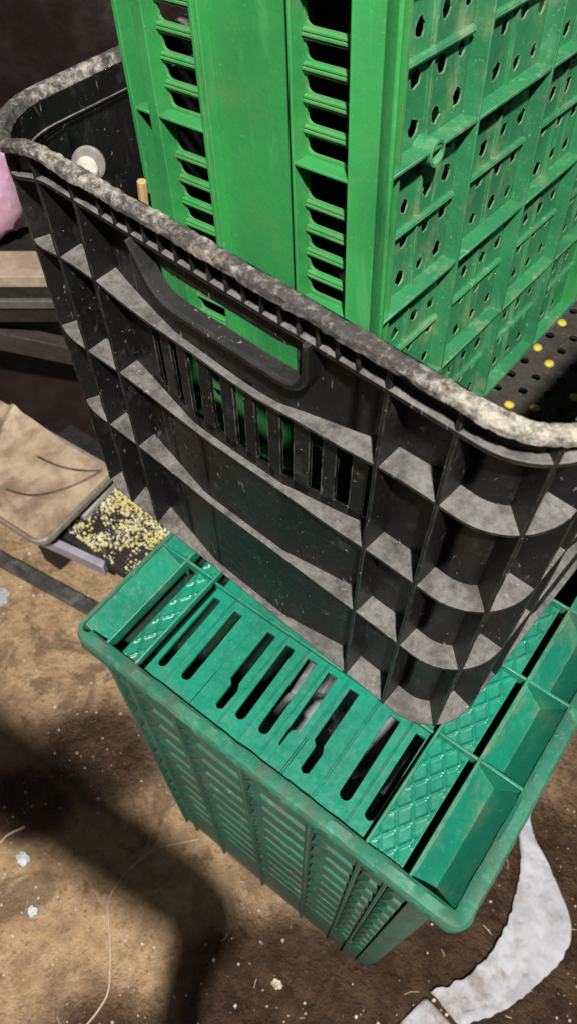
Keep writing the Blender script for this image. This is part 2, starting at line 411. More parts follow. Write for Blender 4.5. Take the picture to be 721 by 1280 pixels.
# ------------------------------------------------------------------ black crate
BO = (-.0192, .133, HT + .0015); BYAW = -.0819
BU0, BU1, BV0, BV1, BR = -.112, .337, 0.0, .585, .045
BH = .372
def black_crate():
    root = empty('plastic_crate', BO, (0, 0, BYAW), label='dusty black crate with worn whitish rim and deep pockets, standing on the teal crate', cat='crate')
    # path samples: list of (p, n, side) with finely spaced points and the fin spots marked
    fin_front = [-.033, .004, .240, .280]
    fin_side = [.047, .085, .50, .538]; fin_left = [.10, .14, .50, .538]
    S = []     # (Vector p, Vector n, depth, is_fin, side, coordinate)
    def dep_centre(t, lo, hi):
        e = min(t-lo, hi-t); return .0175 - .0125*min(1, max(0, e/.075))
    def line(p0, p1, n, side, fins, coord):
        L = (p1-p0).length; m = int(L/.006); ts = [i/m for i in range(1, m)]
        co = lambda t: coord(p0.lerp(p1, t))
        pts = [(co(t), t, False) for t in ts]
        c0, c1 = co(0), co(1)
        for f in fins:
            t = (f-c0)/(c1-c0); pts = [q for q in pts if abs(q[1]-t)*L > .0032]; pts.append((f, t, True))
        pts.sort(key=lambda q: q[1])
        mid = sorted(fins)[1:3]
        for c, t, fin in pts:
            d = .0175
            if side == 'left': d = .010
            elif mid[0] < c < mid[1]: d = dep_centre(c, mid[0], mid[1])
            S.append((p0.lerp(p1, t), n, d, fin, side, c))
    def arc(cx, cy, a0, BR=BR):
        for i in range(13):
            a = a0 + PI/2*i/12; n = Vector((math.cos(a), math.sin(a), 0)); S.append((Vector((cx, cy, 0)) + n*BR, n, .0175 if cx > .1 else .014, i == (9 if cx < .1 and cy < .1 else 6), 'corner', 0))
    V = Vector
    line(V((BU0+.066, BV0, 0)), V((BU1-BR, BV0, 0)), V((0,-1,0)), 'front', fin_front, lambda p: p.x)
    arc(BU1-BR, BV0+BR, -PI/2)
    line(V((BU1, BV0+BR, 0)), V((BU1, BV1-BR, 0)), V((1,0,0)), 'right', fin_side, lambda p: p.y)
    arc(BU1-BR, BV1-BR, 0)
    line(V((BU1-BR, BV1, 0)), V((BU0+BR, BV1, 0)), V((0,1,0)), 'back', fin_front, lambda p: p.x)
    arc(BU0+BR, BV1-BR, PI/2)
    line(V((BU0, BV1-BR, 0)), V((BU0, BV0+.066, 0)), V((-1,0,0)), 'left', fin_left, lambda p: p.y)
    arc(BU0+.066, BV0+.066, PI, .066)
    N = len(S)
    def sag(p, z):          # the top of the left long side has sunk a little
        a = max(0, min(1, (-.018 - p.x)/.075)); a = a*a*(3-2*a); c = max(0, min(1, (z-.25)/.10))
        return -.019*a*c
    def pt(i, d, z):
        p, n = S[i % N][0], S[i % N][1]; return (p.x - n.x*d, p.y - n.y*d, z + sag(p, z))
    LV = [.119, .205, .290]           # ledges
    LIP = .349
    # --- shell: wall skin column by column, with real openings
    b = MB(); th = .003
    HOLE = (.063, .179)      # handle opening, along u
    def cell(i, j, z0, z1, d0=None, d1=None):
        a0 = S[i][2] if d0 is None else d0; a1 = S[j][2] if d0 is None else d1
        b.hexa([pt(i,a0,z0), pt(j,a1,z0), pt(j,a1+th,z0), pt(i,a0+th,z0), pt(i,a0,z1), pt(j,a1,z1), pt(j,a1+th,z1), pt(i,a0+th,z1)])
    slotted = {}
    for i in range(N):
        j = (i+1) % N
        side = S[i][4] if S[i][4] == S[j][4] else 'corner'
        ci, cj = S[i][5], S[j][5]; cm = (ci+cj)/2
        if side in ('front', 'back') and HOLE[0] < cm < HOLE[1]:
            cell(i, j, .003, LV[1]+.008) ; cell(i, j, .274, .3065); cell(i, j, .3315, LIP)
            slotted.setdefault(side, []).append((i, j))
        elif side in ('front', 'back') and .030 < cm < .235:
            cell(i, j, .003, LV[1]+.008); cell(i, j, .274, LIP); slotted.setdefault(side, []).append((i, j))
        else:
            cell(i, j, .003, LIP)
        cell(i, j, LIP-.003, BH-.004, .0055, .0055)                       # upper step of the wall
        a0, a1 = S[i][2], S[j][2]
        b.hexa([pt(i,.006,LIP-.004), pt(j,.006,LIP-.004), pt(j,a1+th,LIP-.004), pt(i,a0+th,LIP-.004), pt(i,.006,LIP-.0005), pt(j,.006,LIP-.0005), pt(j,a1+th,LIP-.0005), pt(i,a0+th,LIP-.0005)])
    # slats of the slotted row
    for side, L in slotted.items():
        c = .031
        def at(cx, d, z):
            p = S[L[0][0]][0]; n = S[L[0][0]][1]; dd = dep_centre(cx, .004, .24)
            return (cx, p.y - n.y*(d + dd), z)
        k = 0
        while c < .232:
            w = .0105 + .001*math.sin(k*2.1)
            if c + w < .236: b.hexa([at(c,0,.205), at(c+w,0,.205), at(c+w,.003,.205), at(c,.003,.205), at(c,0,.284), at(c+w,0,.284), at(c+w,.003,.284), at(c,.003,.284)])
            c += .0205; k += 1
    b.build('wall', M_BLACK, root, smooth=True, weld=True)
    # --- ledges, lip and foot as sloped shelves following the sides
    b = MB()
    for z in LV:
        secs = []
        for i in range(N):
            d = S[i][2]; wv = .0022*nz((S[i][0].x, S[i][0].y, z), 17, 4); zz = z + wv - ((.010 if z > .25 else .004)*math.sin(PI*(S[i][5]-.004)/.236) if S[i][4] in ('front','back') and .004 < S[i][5] < .24 else 0)
            secs.append([pt(i, 0, zz-.0015), pt(i, .0004, zz+.001), pt(i, d+.001, zz+.001+d*.10), pt(i, d+.001, zz-.0015)])
        b.sweep(secs, closed=True)
    secs = [[pt(i, -.0005, LIP-.002), pt(i, -.0005, LIP+.0015), pt(i, .0095, LIP+.002), pt(i, .0095, LIP-.002)] for i in range(N)]
    b.sweep(secs, closed=True)
    secs = [[pt(i, .0015, .0), pt(i, .0, .004), pt(i, S[i][2]+.001, .006+S[i][2]*.42), pt(i, S[i][2]+.004, .008), pt(i, .03, .0)] for i in range(N)]
    b.sweep(secs, closed=True)
    b.build('ledge', M_BLACK, root, bevel=.0005, seg=1)
    # --- upright fins
    FIN = []
    for i in range(N):
        if not S[i][3]: continue
        b = MB(); FIN.append(b)
        p, n = S[i][0], S[i][1]; t = Vector((-n.y, n.x, 0)); w = .0017
        def q(d, z, s_): return (p.x - n.x*d + t.x*w*s_, p.y - n.y*d + t.y*w*s_, z + sag(p, z))
        k = 26
        secs = []
        for a in range(k+1):
            z = .003 + (BH-.008)*a/k; e = .0009*nz((p.x, p.y, z), 60, 3)
            dd = S[i][2] + .0015 if z < LIP-.004 else .006
            secs.append([q(-.0006+e, z, -.8), q(-.0006+e, z, .8), q(dd, z, 1.6), q(dd, z, -1.6)])
        b.sweep(secs)
    # small gussets under the rim over the handle
    GUS = []
    for v, sg in ((BV0, -1), (BV1, 1)):
        u = .030
        while u < .232:
            b = MB(); GUS.append(b)
            b.hexa([(u-.0011, v+sg*.001, LIP+.001), (u+.0011, v+sg*.001, LIP+.001), (u+.0011, v-sg*.006, LIP+.001), (u-.0011, v-sg*.006, LIP+.001),
                    (u-.0011, v+sg*.001, BH-.005), (u+.0011, v+sg*.001, BH-.005), (u+.0011, v-sg*.006, BH-.005), (u-.0011, v-sg*.006, BH-.005)])
            u += .0128
    for b in FIN: b.build('fin', M_BLACK, root, bevel=.0004, seg=1)
    for b in GUS: b.build('gusset', M_BLACK, root, bevel=.0004, seg=1)
    # --- handle loops: a rolled band round the lower half of the opening
    for v, sg in ((BV0, -1), (BV1, 1)):
        b = MB(); pts = []
        u0, u1, zt, zb, r = HOLE[0]+.009, HOLE[1]+.011, .343, .3125, .017
        pts += [(u0-.017, .3475), (u0-.0125, .3385), (u0-.009, .330), (u0-.0045, .3225), (u0+.002, .3165), (u0+.009, .3135)]
        for i in range(1, 12): pts.append((u0+r+(u1-u0-2*r)*i/12, zb))
        for i in range(9):
            a = -PI/2 + PI/2*i/8; pts.append((u1-r+r*math.cos(a), zb+r+r*math.sin(a)))
        pts.append((u1, zt+.0065))
        secs = []
        for i, (u, z) in enumerate(pts):
            a = Vector(pts[max(0,i-1)]); c = Vector(pts[min(len(pts)-1,i+1)]); t = (c-a).normalized(); nx, nz_ = t.y, -t.x   # outward (down/sideways)
            S2 = []; tp = min(1, .35 + i/7, .8 + (len(pts)-1-i)/4)
            for (o, y) in ((-.0016,.002),(-.0022,-.0020),(-.0010,-.0042),(.0014,-.0046),(.0034,-.0030),(.0036,.004),(.0042,.0085),(-.0010,.0085)):
                o *= tp; S2.append((u + nx*o, v - sg*y if sg > 0 else v + y, z + nz_*o))
            secs.append(S2)
        b.sweep(secs); b.build('handle', M_BLACKG, root, bevel=.0008, seg=2)
    # --- rim
    b = MB(); secs = []
    path = []
    for i in range(N):
        p, n = S[i][0], S[i][1]; p2, n2 = S[(i+1) % N][0], S[(i+1) % N][1]
        for k in range(3): path.append((p.lerp(p2, k/3), n.lerp(n2, k/3).normalized()))
    sec = [(-.0040,BH-.0050),(-.0056,BH-.0042),(-.0058,BH-.0005),(-.0048,BH+.0012),(-.0026,BH+.0020),(.0016,BH+.0020),(.0034,BH+.0012),(.0046,BH-.001),(.0080,BH-.0075),(.0040,BH-.0075)]
    for p, n in path:
        q = []
        for k, (d, z) in enumerate(sec):
            w = .0006*nz((p.x, p.y, k*.5), 170, 1) + .0004*nz((p.x, p.y, k*.9), 420, 3) + .0006*nz((p.x, p.y, k*.1), 38, 6); lw = sag(p, .37)
            q.append((p.x - n.x*(d+w), p.y - n.y*(d+w), z + w*.9 + lw))
        secs.append(q)
    b.sweep(secs, closed=True); b.build('rim', M_RIM, root, smooth=True)
    # --- floor with round holes
    b = MB(); holes = []
    x = BU0 + .05
    r_ = 0
    while x < BU1 - .04:
        y = BV0 + .05 + (.014 if r_ % 2 else 0)
        while y < BV1 - .04:
            holes.append([(x + .0058*math.cos(2*PI*k/9), y + .0058*math.sin(2*PI*k/9)) for k in range(9)]); y += .028
        x += .024; r_ += 1
    d = .0255
    out = [(p.x - n.x*d, p.y - n.y*d) for p, n, *_ in S]
    b.panel(out, holes, .0012, .0052, lambda u, v, w: (u, v, w))
    b.build('floor', M_BLACKF, root)
    return root, holes
BROOT, BHOLES = black_crate()
BM = Matrix.Translation(Vector(BO)) @ Matrix.Rotation(BYAW, 4, 'Z')

# ------------------------------------------------------------------ green crate standing on end
GE = Vector((.1278, .2612, .9520)); GR = Euler((-.046, -.083, -.043), 'XYZ')
def green_crate():
    S, D, ZB, ZT, PIT = .236, .426, -.327, .300, .107
    base = Vector((-S/2, D/2, ZB))
    M = Matrix.Translation(GE) @ GR.to_matrix().to_4x4()
    CAM = Vector((.3351, -.1166, 1.2133)); KS = .968
    root = empty('plastic_crate', CAM + (M @ base - CAM)*KS, GR, label='bright green crate standing on end inside the black crate, slotted side and holed base', cat='crate')
    root.scale = (KS, KS, KS)
    off = base
    R = .0135
    lev = [-.011 + PIT*k for k in range(-2, 3)]
    # --- two slotted side walls (front y=0 and back y=D)
    for y0, sg in ((0, 1), (D, -1)):
        b = MB()
        def m(x, z, w): return (x, y0 + sg*(R + w), z)
        holes = []
        for x0, x1 in ((-.2062, -.1625), (-.0765, -.0345)):
            for k in range(-3, 3):
                zb = -.011 + PIT*k
                for q in range(5):
                    z0 = zb + .0032 + q*.0187; z1 = z0 + (.0116 if q < 4 else .0278); r = .0045
                    if z0 < ZB+.02 or z1 > ZT-.02: continue
                    P = [(x0+r*.3, z1), (x0, z1-r*.4)]
                    for i in range(5):
                        a = PI + PI/2*i/4; P.append((x0+r*1.3+r*1.3*math.cos(a), z0+r+r*math.sin(a)))
                    P += [(x1, z0), (x1, z1)]
                    holes.append(P[::-1])
        b.panel([(-S+.004, ZB+.004), (-.004, ZB+.004), (-.004, ZT-.004), (-S+.004, ZT-.004)], holes, 0, .0025, m)
        # bars between slots: small rolled ridge standing proud
        for x0, x1 in ((-.2066, -.1622), (-.0770, -.0338)):
            for k in range(-3, 3):
                zb = -.011 + PIT*k
                for q in range(5):
                    z0 = zb + .0032 + .0116 + q*.0187
                    if z0 < ZB+.02 or z0 > ZT-.03 or q == 4: continue
                    yb = y0 + sg*(R+.0005)
                    for za, zc, pr in ((.0004, .0022, .0016), (.0026, .0044, .0030), (.0049, .0066, .0022)):
                        ya = y0 + sg*(R-pr)
                        b.hexa([(x0,ya,z0+za),(x1,ya,z0+za),(x1,yb,z0+za),(x0,yb,z0+za),(x0,ya,z0+zc-.0006),(x1,ya,z0+zc-.0006),(x1,yb,z0+zc+.0003),(x0,yb,z0+zc+.0003)])
        b.build('side_wall', M_GREEN, root, off=off)
        # stiles and shelves
        b = MB()
        def sbox(x0, x1, ya, yb, z0, z1):
            a, c = y0+sg*ya, y0+sg*yb; b.box(x0, x1, min(a, c), max(a, c), z0, z1)
        zb, zt = ZB+.003, ZT-.003
        sbox(-S, -S+.0045, -.001, R+.004, zb, zt)                 # mouth edge
        sbox(-.2175, -.2072, .0005, R+.0003, zb, zt)
        sbox(-.1620, -.1585, .0005, R+.0003, zb, zt); sbox(-.1585, -.1560, .0030, R+.0003, zb, zt)
        sbox(-.0800, -.0775, .0005, R+.0003, zb, zt)
        # corner post with its chamfered edge strip
        secs = []
        for z in (zb, zt):
            secs.append([(x, y0+sg*y, z) for x, y in ((-.0335,.0005),(-.0325,-.0006),(-.0310,.0006),(-.0135,.0022),(-.0118,.0028),(-.0100,.0010),(-.0012,-.0012),(.0003,-.0002),(.0003,.0022),(-.0120,.0160),(-.0335,.0160))])
        b.sweep(secs)
        for z in lev:
            for x0, x1 in ((-S+.0045, -.2175), (-.2072, -.1620), (-.0775, -.0335)):
                sbox(x0, x1, .0004, R+.0003, z-.0012, z+.0012)
        b.build('stile', M_GREEN, root, bevel=.0007, off=off)
    # --- lattice base (x = 0 is the edge of its ribs, the holed plate lies behind)
    e = .0140; rows = [PIT*k for k in range(-3, 3)]; cols = [.104 + .107*k for k in range(0, 3)]
    b = MB(); holes = []
    yc = [0] + cols + [D]; zr = rows + [ZT]
    rnd = random.Random(3)
    for c0, c1 in zip(yc[:-1], yc[1:]):
        for r0 in rows:
            for fy in (.15, .40, .66, .90):
                for fz in (.12, .40, .66, .89):
                    y = c0 + (c1-c0)*fy + rnd.uniform(-.002, .002); z = r0 + PIT*fz + rnd.uniform(-.002, .002)
                    if z > ZT-.02: continue
                    a0 = rnd.uniform(0, 6); big = rnd.uniform(.85, 1.15)
                    P = []
                    for k in range(11):
                        a = a0 + 2*PI*k/11; rr = (.0049 if k % 2 else .0056)*big*rnd.uniform(.82, 1.15); P.append((y + rr*math.cos(a), z + rr*math.sin(a)*1.08))
                    holes.append(P)
    b.panel([(.003, ZB+.003), (D-.003, ZB+.003), (D-.003, ZT-.003), (.003, ZT-.003)], holes, 0, .0011, lambda u, v, w: (-e-w, u, v))
    b.build('base_plate', M_GREENB, root, off=off)
    b = MB()
    for y in cols: b.box(-e-.0002, 0, y-.0012, y+.0012, ZB+.003, ZT-.003)
    for z in rows[0:]:
        for c0, c1 in zip(yc[:-1], yc[1:]):
            a, c = c0+.0013, c1-.0013
            if c0 == 0: a = .0025
            if c1 == D: c = D-.0025
            b.box(-e-.0002, -.0002, a, c, z-.0013, z+.0013)
    b.box(-e-.0002, -.0002, .003, D-.003, ZB+.0005, ZB+.004); b.box(-e-.0002, -.0002, .003, D-.003, ZT-.004, ZT-.0005)
    b.build('base_rib', M_GREENB, root, bevel=.0005, seg=1, off=off)
    b = MB()
    for c0, c1 in zip(yc[:-1], yc[1:]):
        ym = c0 + (c1-c0)*.53
        b.box(-e-.0002, -e+.0030, ym-.0011, ym+.0011, ZB+.005, ZT-.005)
        for r0 in rows:
            z = r0 + PIT*.505
            if z > ZT-.01: continue
            pts = [(-e+.0034, c0+.003, z), (-e+.0034, c1-.006, z)]
            secs = []
            for (x, y, zz) in pts:
                secs.append([(x + .0034*math.cos(2*PI*k/8) - .0008, y, zz + .0028*math.sin(2*PI*k/8)) for k in range(8)])
            b.sweep(secs)
    b.build('base_fillet', M_GREENB, root, off=off, smooth=True)
    # hollow boss on the rib
    b = MB(); yb = .052; zb = -.003; secs = []
    for k in range(20):
        a = 2*PI*k/20; cy, sz = math.cos(a), math.sin(a)
        secs.append([(-e, yb+cy*.0090, zb+sz*.0090), (.0006, yb+cy*.0085, zb+sz*.0085), (.0006, yb+cy*.0066, zb+sz*.0066), (-e+.003, yb+cy*.0062, zb+sz*.0062), (-e+.001, yb, zb)])
    b.sweep(secs, closed=True)
    b.build('ring_boss', M_GREENB, root, smooth=True, off=off)
    # end walls
    b = MB()
    for z0, z1 in ((ZB, ZB+.003), (ZT-.003, ZT)):
        b = MB(); b.box(-S, -.0005, .0015, D-.0015, z0, z1); b.build('end_wall', M_GREEN, root, bevel=.0006, off=off)
    return root
green_crate()

#@@CLUTTER
# ------------------------------------------------------------------ things inside and around the crates
M_TAN = mat_simple('dusty_tan_metal', (.46,.36,.25), (.27,.19,.125), 19, .5, .7, .003, (.16,.115,.085))
M_PLANKT = mat_simple('dusty_plank', (.36,.29,.22), (.26,.2,.15), 30, .8, .5, .002)
M_DARK = mat_simple('grimy_black', (.010,.010,.010), (.022,.020,.018), 30, .6, .5, .002)
M_GREYB = mat_simple('grey_board', (.10,.095,.09), (.06,.055,.05), 30, .7, .5, .002)
M_WOODD = mat_simple('weathered_dark_wood', (.045,.035,.028), (.025,.02,.017), 18, .8, .6, .003, stretch=(1, 1, 1))
M_WIRE = mat_simple('worn_steel', (.22,.20,.18), (.08,.07,.06), 40, .3, .3, .001, metal=.6)
M_LILAC = mat_simple('lilac_grey_metal', (.34,.32,.38), (.26,.25,.30), 30, .4, .3, .001)
M_IRON = mat_simple('dull_iron', (.035,.033,.032), (.07,.065,.06), 60, .5, .6, .002, (.12,.115,.11))
M_PINK = mat_simple('pink_film', (.55,.36,.46), (.45,.25,.38), 20, .35, .5, .003)
M_TARP = mat_simple('dark_brown_tarp', (.020,.011,.010), (.012,.008,.008), 5, .45, .6, .01)
M_WHITE = mat_simple('grubby_white_cloth', (.40,.41,.45), (.30,.30,.33), 24, .85, .6, .002, (.20,.17,.14))
M_FILM = mat_simple('pale_film', (.22,.25,.26), (.12,.14,.15), 30, .25, .5, .003)
M_FOIL = mat_simple('foil', (.6,.66,.70), (.5,.54,.58), 60, .25, .6, .003, metal=.15)
M_WOOD = mat_simple('raw_wood', (.42,.28,.14), (.33,.2,.09), 60, .75, .4, .001)
M_CAP = mat_simple('pale_cap', (.40,.38,.32), (.28,.25,.2), 90, .6, .5, .001, (.25,.13,.06))
M_WASHER = mat_simple('grey_washer', (.16,.155,.15), (.11,.105,.10), 90, .5, .4, .001)
M_YEL = mat_simple('yellow_kernel', (.50,.41,.05), (.40,.30,.03), 200, .5, .4, .001)
M_CRUMB = mat_simple('pale_yellow_crumb', (.70,.66,.48), (.58,.50,.16), 24, .8, .4, .001)
M_STRING = mat_simple('pale_string', (.50,.42,.30), (.4,.33,.24), 80, .7, .3, .001)
M_PEB = mat_simple('pale_grit', (.62,.56,.46), (.34,.27,.2), 70, .8, .4, .001)

# yellow kernels stuck in the floor holes of the black crate
rk = random.Random(5)
spots = [h for h in BHOLES if .150 < h[0][0] < .255 and .20 < h[0][1] < .56]
rk.shuffle(spots)
for h in spots[:17]:
    cx = sum(p[0] for p in h)/len(h); cy = sum(p[1] for p in h)/len(h)
    b = MB(); secs = []; R0 = rk.uniform(.0052, .0062)
    for k in range(10):
        a = 2*PI*k/10; q = rk.uniform(.92, 1.06)
        secs.append([(math.cos(a)*R0*q, math.sin(a)*R0*q*.9, -.002), (math.cos(a)*R0*q, math.sin(a)*R0*.9*q, .0012), (math.cos(a)*R0*.6*q, math.sin(a)*R0*.55*q, .0026), (0, 0, .0030), (0, 0, -.002)])
    b.sweep(secs, closed=True)
    o = b.build('yellow_kernel', M_YEL, smooth=True); o.location = BM @ Vector((cx, cy, .0052)); o.rotation_euler = (0, 0, rk.uniform(0, 6))
    tag(o, 'yellow bit of grain lodged in a hole of the black crate floor', 'grain', 'yellow grains in the floor holes')

# pale round cap on the inside wall of the black crate
def disc(b, r, x0, x1, k=24, c=(0, 0)):
    secs = []
    for i in range(k):
        a = 2*PI*i/k; y, z = c[0] + math.cos(a)*r, c[1] + math.sin(a)*r; y2, z2 = c[0] + math.cos(a)*r*.86, c[1] + math.sin(a)*r*.86
        secs.append([(x0, y, z), (x1-.0012, y, z), (x1, y2, z2), (x1, c[0], c[1]), (x0, c[0], c[1])])
    b.sweep(secs, closed=True)
t = empty('bolt_cap', BM @ Vector((-.0640, .060, .319)), (0, -.35, BYAW - .85), label='pale round bolt cap with grey washer on the inner wall of the black crate', cat='bolt cap')
b = MB(); disc(b, .0118, -.002, .002); b.build('washer', M_WASHER, t, smooth=True)
b = MB(); disc(b, .0080, .002, .0062, c=(-.0008, -.0022)); b.build('cap', M_CAP, t, smooth=True)
# stick inside
b = MB(); b.tube([BM @ Vector(p) for p in ((-.084, .098, .008), (-.074, .100, .16), (-.0620, .101, .288))], [.0045, .0043, .0038], 7)
tag(b.build('wooden_stick', M_WOOD, smooth=True), 'thin raw wood stick standing inside the black crate beside the green crate', 'stick')
# pale film seen through the slots of the teal crate
b = MB(); n = 26; V = []; F = []
for j in range(n):
    for i in range(n):
        x = .14 + .15*i/(n-1); y = .035 + .30*j/(n-1); V.append((x, y, 0.41 + .05*nz((x, y, 0), 17, 2) + .03*nz((x, y, 0), 45, 8)))
for j in range(n-1):
    for i in range(n-1): F.append((j*n+i, j*n+i+1, (j+1)*n+i+1, (j+1)*n+i))
b.add(V, F); tag(b.build('plastic_bag', M_FILM), 'crumpled pale plastic bag inside the teal crate, seen through its slots', 'plastic bag')

# ---- left: board with crumbs, pan, bar
def board(name, mat, pts, z0, z1, bevel=.002, **k):
    c = [sum(p[0] for p in pts)/len(pts), sum(p[1] for p in pts)/len(pts)]
    b = MB(); m = len(pts)
    V = [(p[0]-c[0], p[1]-c[1], 0) for p in pts] + [(p[0]-c[0], p[1]-c[1], z1-z0) for p in pts]
    b.add(V, [tuple(range(m))[::-1], tuple(range(m, 2*m))] + [(i, (i+1) % m, m+(i+1) % m, m+i) for i in range(m)])
    o = b.build(name, mat, bevel=bevel); o.location = (c[0], c[1], z0); return tag(o, **k)
board('board', M_DARK, [(-.62,.205), (-.298,.232), (-.225,.25), (-.20,.42), (-.62,.42)], .055, .08, label='black board under the tan pan, strewn with pale yellow crumbs', cat='board')
board('metal_strip', M_LILAC, [(-.505,.186), (-.328,.2185), (-.335,.2315), (-.512,.199)], .050, .081, label='lilac grey metal strip along the front edge of the black board', cat='strip')
for px, py in ((-.50, .225), (-.285, .30), (-.56, .38), (-.27, .39)):
    b = MB(); b.box(-.022, .022, -.018, .018, 0, .055 - GZ - .001); o = b.build('support_block', M_DARK, bevel=.002); o.location = (px, py, GZ)
    tag(o, 'black support block under the black board', 'block', 'support blocks under the board')
b = MB(); rc = random.Random(11)
for i in range(7000):
    x = rc.uniform(-.47, -.22); y = rc.uniform(.235, .40)
    dens = .42 + 1.1*nz((x, y, 0), 14, 4) + .4*nz((x, y, 0), 50, 1); 
    if rc.random() > dens*1.1 + .12: continue
    r = rc.choice((.0005, .0006, .0008, .0010, .0013, .0018, .0026)); a = [rc.uniform(.6, 1.2) for _ in range(8)]
    z = .0805
    P = [(x-r*a[0], y-r*a[1], z-.001), (x+r*a[2], y-r*a[3], z-.001), (x+r*a[4], y+r*a[5], z-.001), (x-r*a[6], y+r*a[7], z-.001),
         (x-r*a[1]*.6, y-r*a[2]*.6, z+r*a[0]), (x+r*a[3]*.6, y-r*a[4]*.6, z+r*a[1]), (x+r*a[5]*.6, y+r*a[6]*.6, z+r*a[2]), (x-r*a[7]*.6, y+r*a[0]*.6, z+r*a[3])]
    b.hexa(P)
o = b.build('crumbs', M_CRUMB); o['kind'] = 'stuff'; tag(o, 'pale yellow crumbs scattered on the black board', 'crumbs')
b = MB(); b.box(-.010, .010, -.05, .05, 0, .016); o = b.build('small_block', mat_simple('pale_grey', (.36,.37,.36), (.28,.29,.29), 40, .7), bevel=.003); o.location = (-.437, .318, .081); o.rotation_euler = (0, 0, .12)
tag(o, 'small pale grey block lying on the black board beside the tan pan', 'block')

# tan pan with rounded corners and curved grooves
def pan():
    root = empty('metal_pan', (-.562, .256, .13), (0, 0, .06), label='dusty tan metal pan with rounded corners and curved grooves, left of the crates', cat='pan')
    w_, h_ = .152, .098
    path = []
    for p, n in rrect(-.26, w_, -h_, h_, .026, 7): path.append((p, n))
    b = MB()
    secs = [[(p.x, p.y, .0), (p.x + n_.x*.001, p.y + n_.y*.001, .012), (p.x - n_.x*.002, p.y - n_.y*.002, .0155), (p.x - n_.x*.006, p.y - n_.y*.006, .0125), (p.x - n_.x*.006, p.y - n_.y*.006, .0)] for p, n_ in path]
    b.sweep(secs, closed=True); b.build('pan_rim', mat_simple('bare_metal_edge', (.42,.38,.33), (.3,.26,.22), 60, .35, .4, .001, metal=.5), root, smooth=True)
    b = MB(); V = []; F = []; nx, ny = 60, 32
    def hgt(x, y):
        h = .011 + .0035*nz((x, y, 0), 11, 2) + .0012*nz((x, y, 0), 40, 5)
        h += .016*math.exp(-((x + .075 + .25*(y-.02))/.012)**2)*max(0, min(1, (y+.06)/.12))       # a dented crease
        h += .020*max(0, (y-.03)/.07)**1.5*max(0, min(1, (.02-x)/.08))
        return h
    for j in range(ny):
        for i in range(nx):
            x = -.255 + (w_-.004+.255)*i/(nx-1); y = -h_+.004 + (2*h_-.008)*j/(ny-1); 
            cx, cy = w_-.028, h_-.028
            if abs(y) > cy and x > cx:
                dx, dy = x-cx, abs(y)-cy; L = math.hypot(dx, dy); M2 = max(dx, dy)
                if L > 0: x = cx + dx*M2/L; y = math.copysign(cy + dy*M2/L, y)
            V.append((x, y, hgt(x, y)))
    for j in range(ny-1):
        for i in range(nx-1): F.append((j*nx+i, j*nx+i+1, (j+1)*nx+i+1, (j+1)*nx+i))
    b.add(V, F); b.build('pan_plate', M_TAN, root, smooth=True)
    for pts in ([(.015,-.045), (.055,-.033), (.085,-.010), (.112,.032), (.132,.088)], [(.010,.040), (.05,.043), (.09,.056), (.134,.084)]):
        b = MB(); Q = []
        for i in range(len(pts)-1):
            for k in range(8):
                t_ = k/8; p0 = pts[max(i-1, 0)]; p1 = pts[i]; p2 = pts[i+1]; p3 = pts[min(i+2, len(pts)-1)]
                q = [.5*((2*p1[a]) + (-p0[a]+p2[a])*t_ + (2*p0[a]-5*p1[a]+4*p2[a]-p3[a])*t_*t_ + (-p0[a]+3*p1[a]-3*p2[a]+p3[a])*t_**3) for a in (0, 1)]
                Q.append((q[0], q[1], hgt(*q) + .0022))
        b.tube(Q, .0021, 7); b.build('wire', M_WIRE, root, smooth=True)
    b = MB(); b.box(-.25, .11, -.05, .08, -.048, -.0005); b.build('pan_base', M_DARK, root, bevel=.003)
pan()

# iron bar on the ground
t_ = (Vector((-.366, .184, 0)) - Vector((-.590, .153, 0)))
b = MB(); b.box(-.34, .26, -.0145, .0145, 0, .012); o = b.build('iron_bar', M_IRON, bevel=.002); o.location = (-.46, .171, GZ + .001); o.rotation_euler = (0, 0, math.atan2(t_.y, t_.x))
tag(o, 'flat dark iron bar lying on the sandy soil left of the teal crate', 'bar')

# pile of planks, the pink bag and the dark tarp behind
DA = math.atan2(.6, .8)
def slab(name, mat, z0, z1, back, front=0, lo=-.55, hi=.16, rz=0, dip=0, **k):
    b = MB(); b.box(lo, hi, front, back, 0, z1-z0); o = b.build(name, mat, bevel=.002, jit=.001)
    o.location = (-.6538, .4496, z0); o.rotation_euler = (0, dip, DA + rz); return tag(o, **k)
slab('plank', M_PLANKT, .378, .400, .070, label='dusty tan plank on top of the pile behind the tan pan', cat='plank')
slab('plank', M_DARK, .352, .3775, .30, .004, label='black plank directly under the dusty tan plank', cat='plank')
slab('plank', M_GREYB, .334, .3515, .30, -.004, label='thin grey plank in the middle of the dark pile', cat='plank')
slab('plank', M_DARK, .295, .3335, .30, .006, label='thick black plank at the bottom of the pile', cat='plank')
for x in (-.42, .10):
    b = MB(); b.box(x-.03, x+.03, .12, .28, 0, .2945 - GZ); o = b.build('pile_post', M_DARK, bevel=.002); o.location = (-.6538, .4496, GZ); o.rotation_euler = (0, 0, DA)
    tag(o, 'dark post carrying the pile of planks', 'post', 'posts under the pile of planks')
b = MB(); b.box(-.5, .2, -.015, .015, -.045, .0); o = b.build('beam', M_WOODD, bevel=.003, jit=.002); o.location = (-.70, .475, .222); o.rotation_euler = (0, .29, DA)
tag(o, 'weathered dark wooden beam sloping down across the gap below the planks', 'beam')
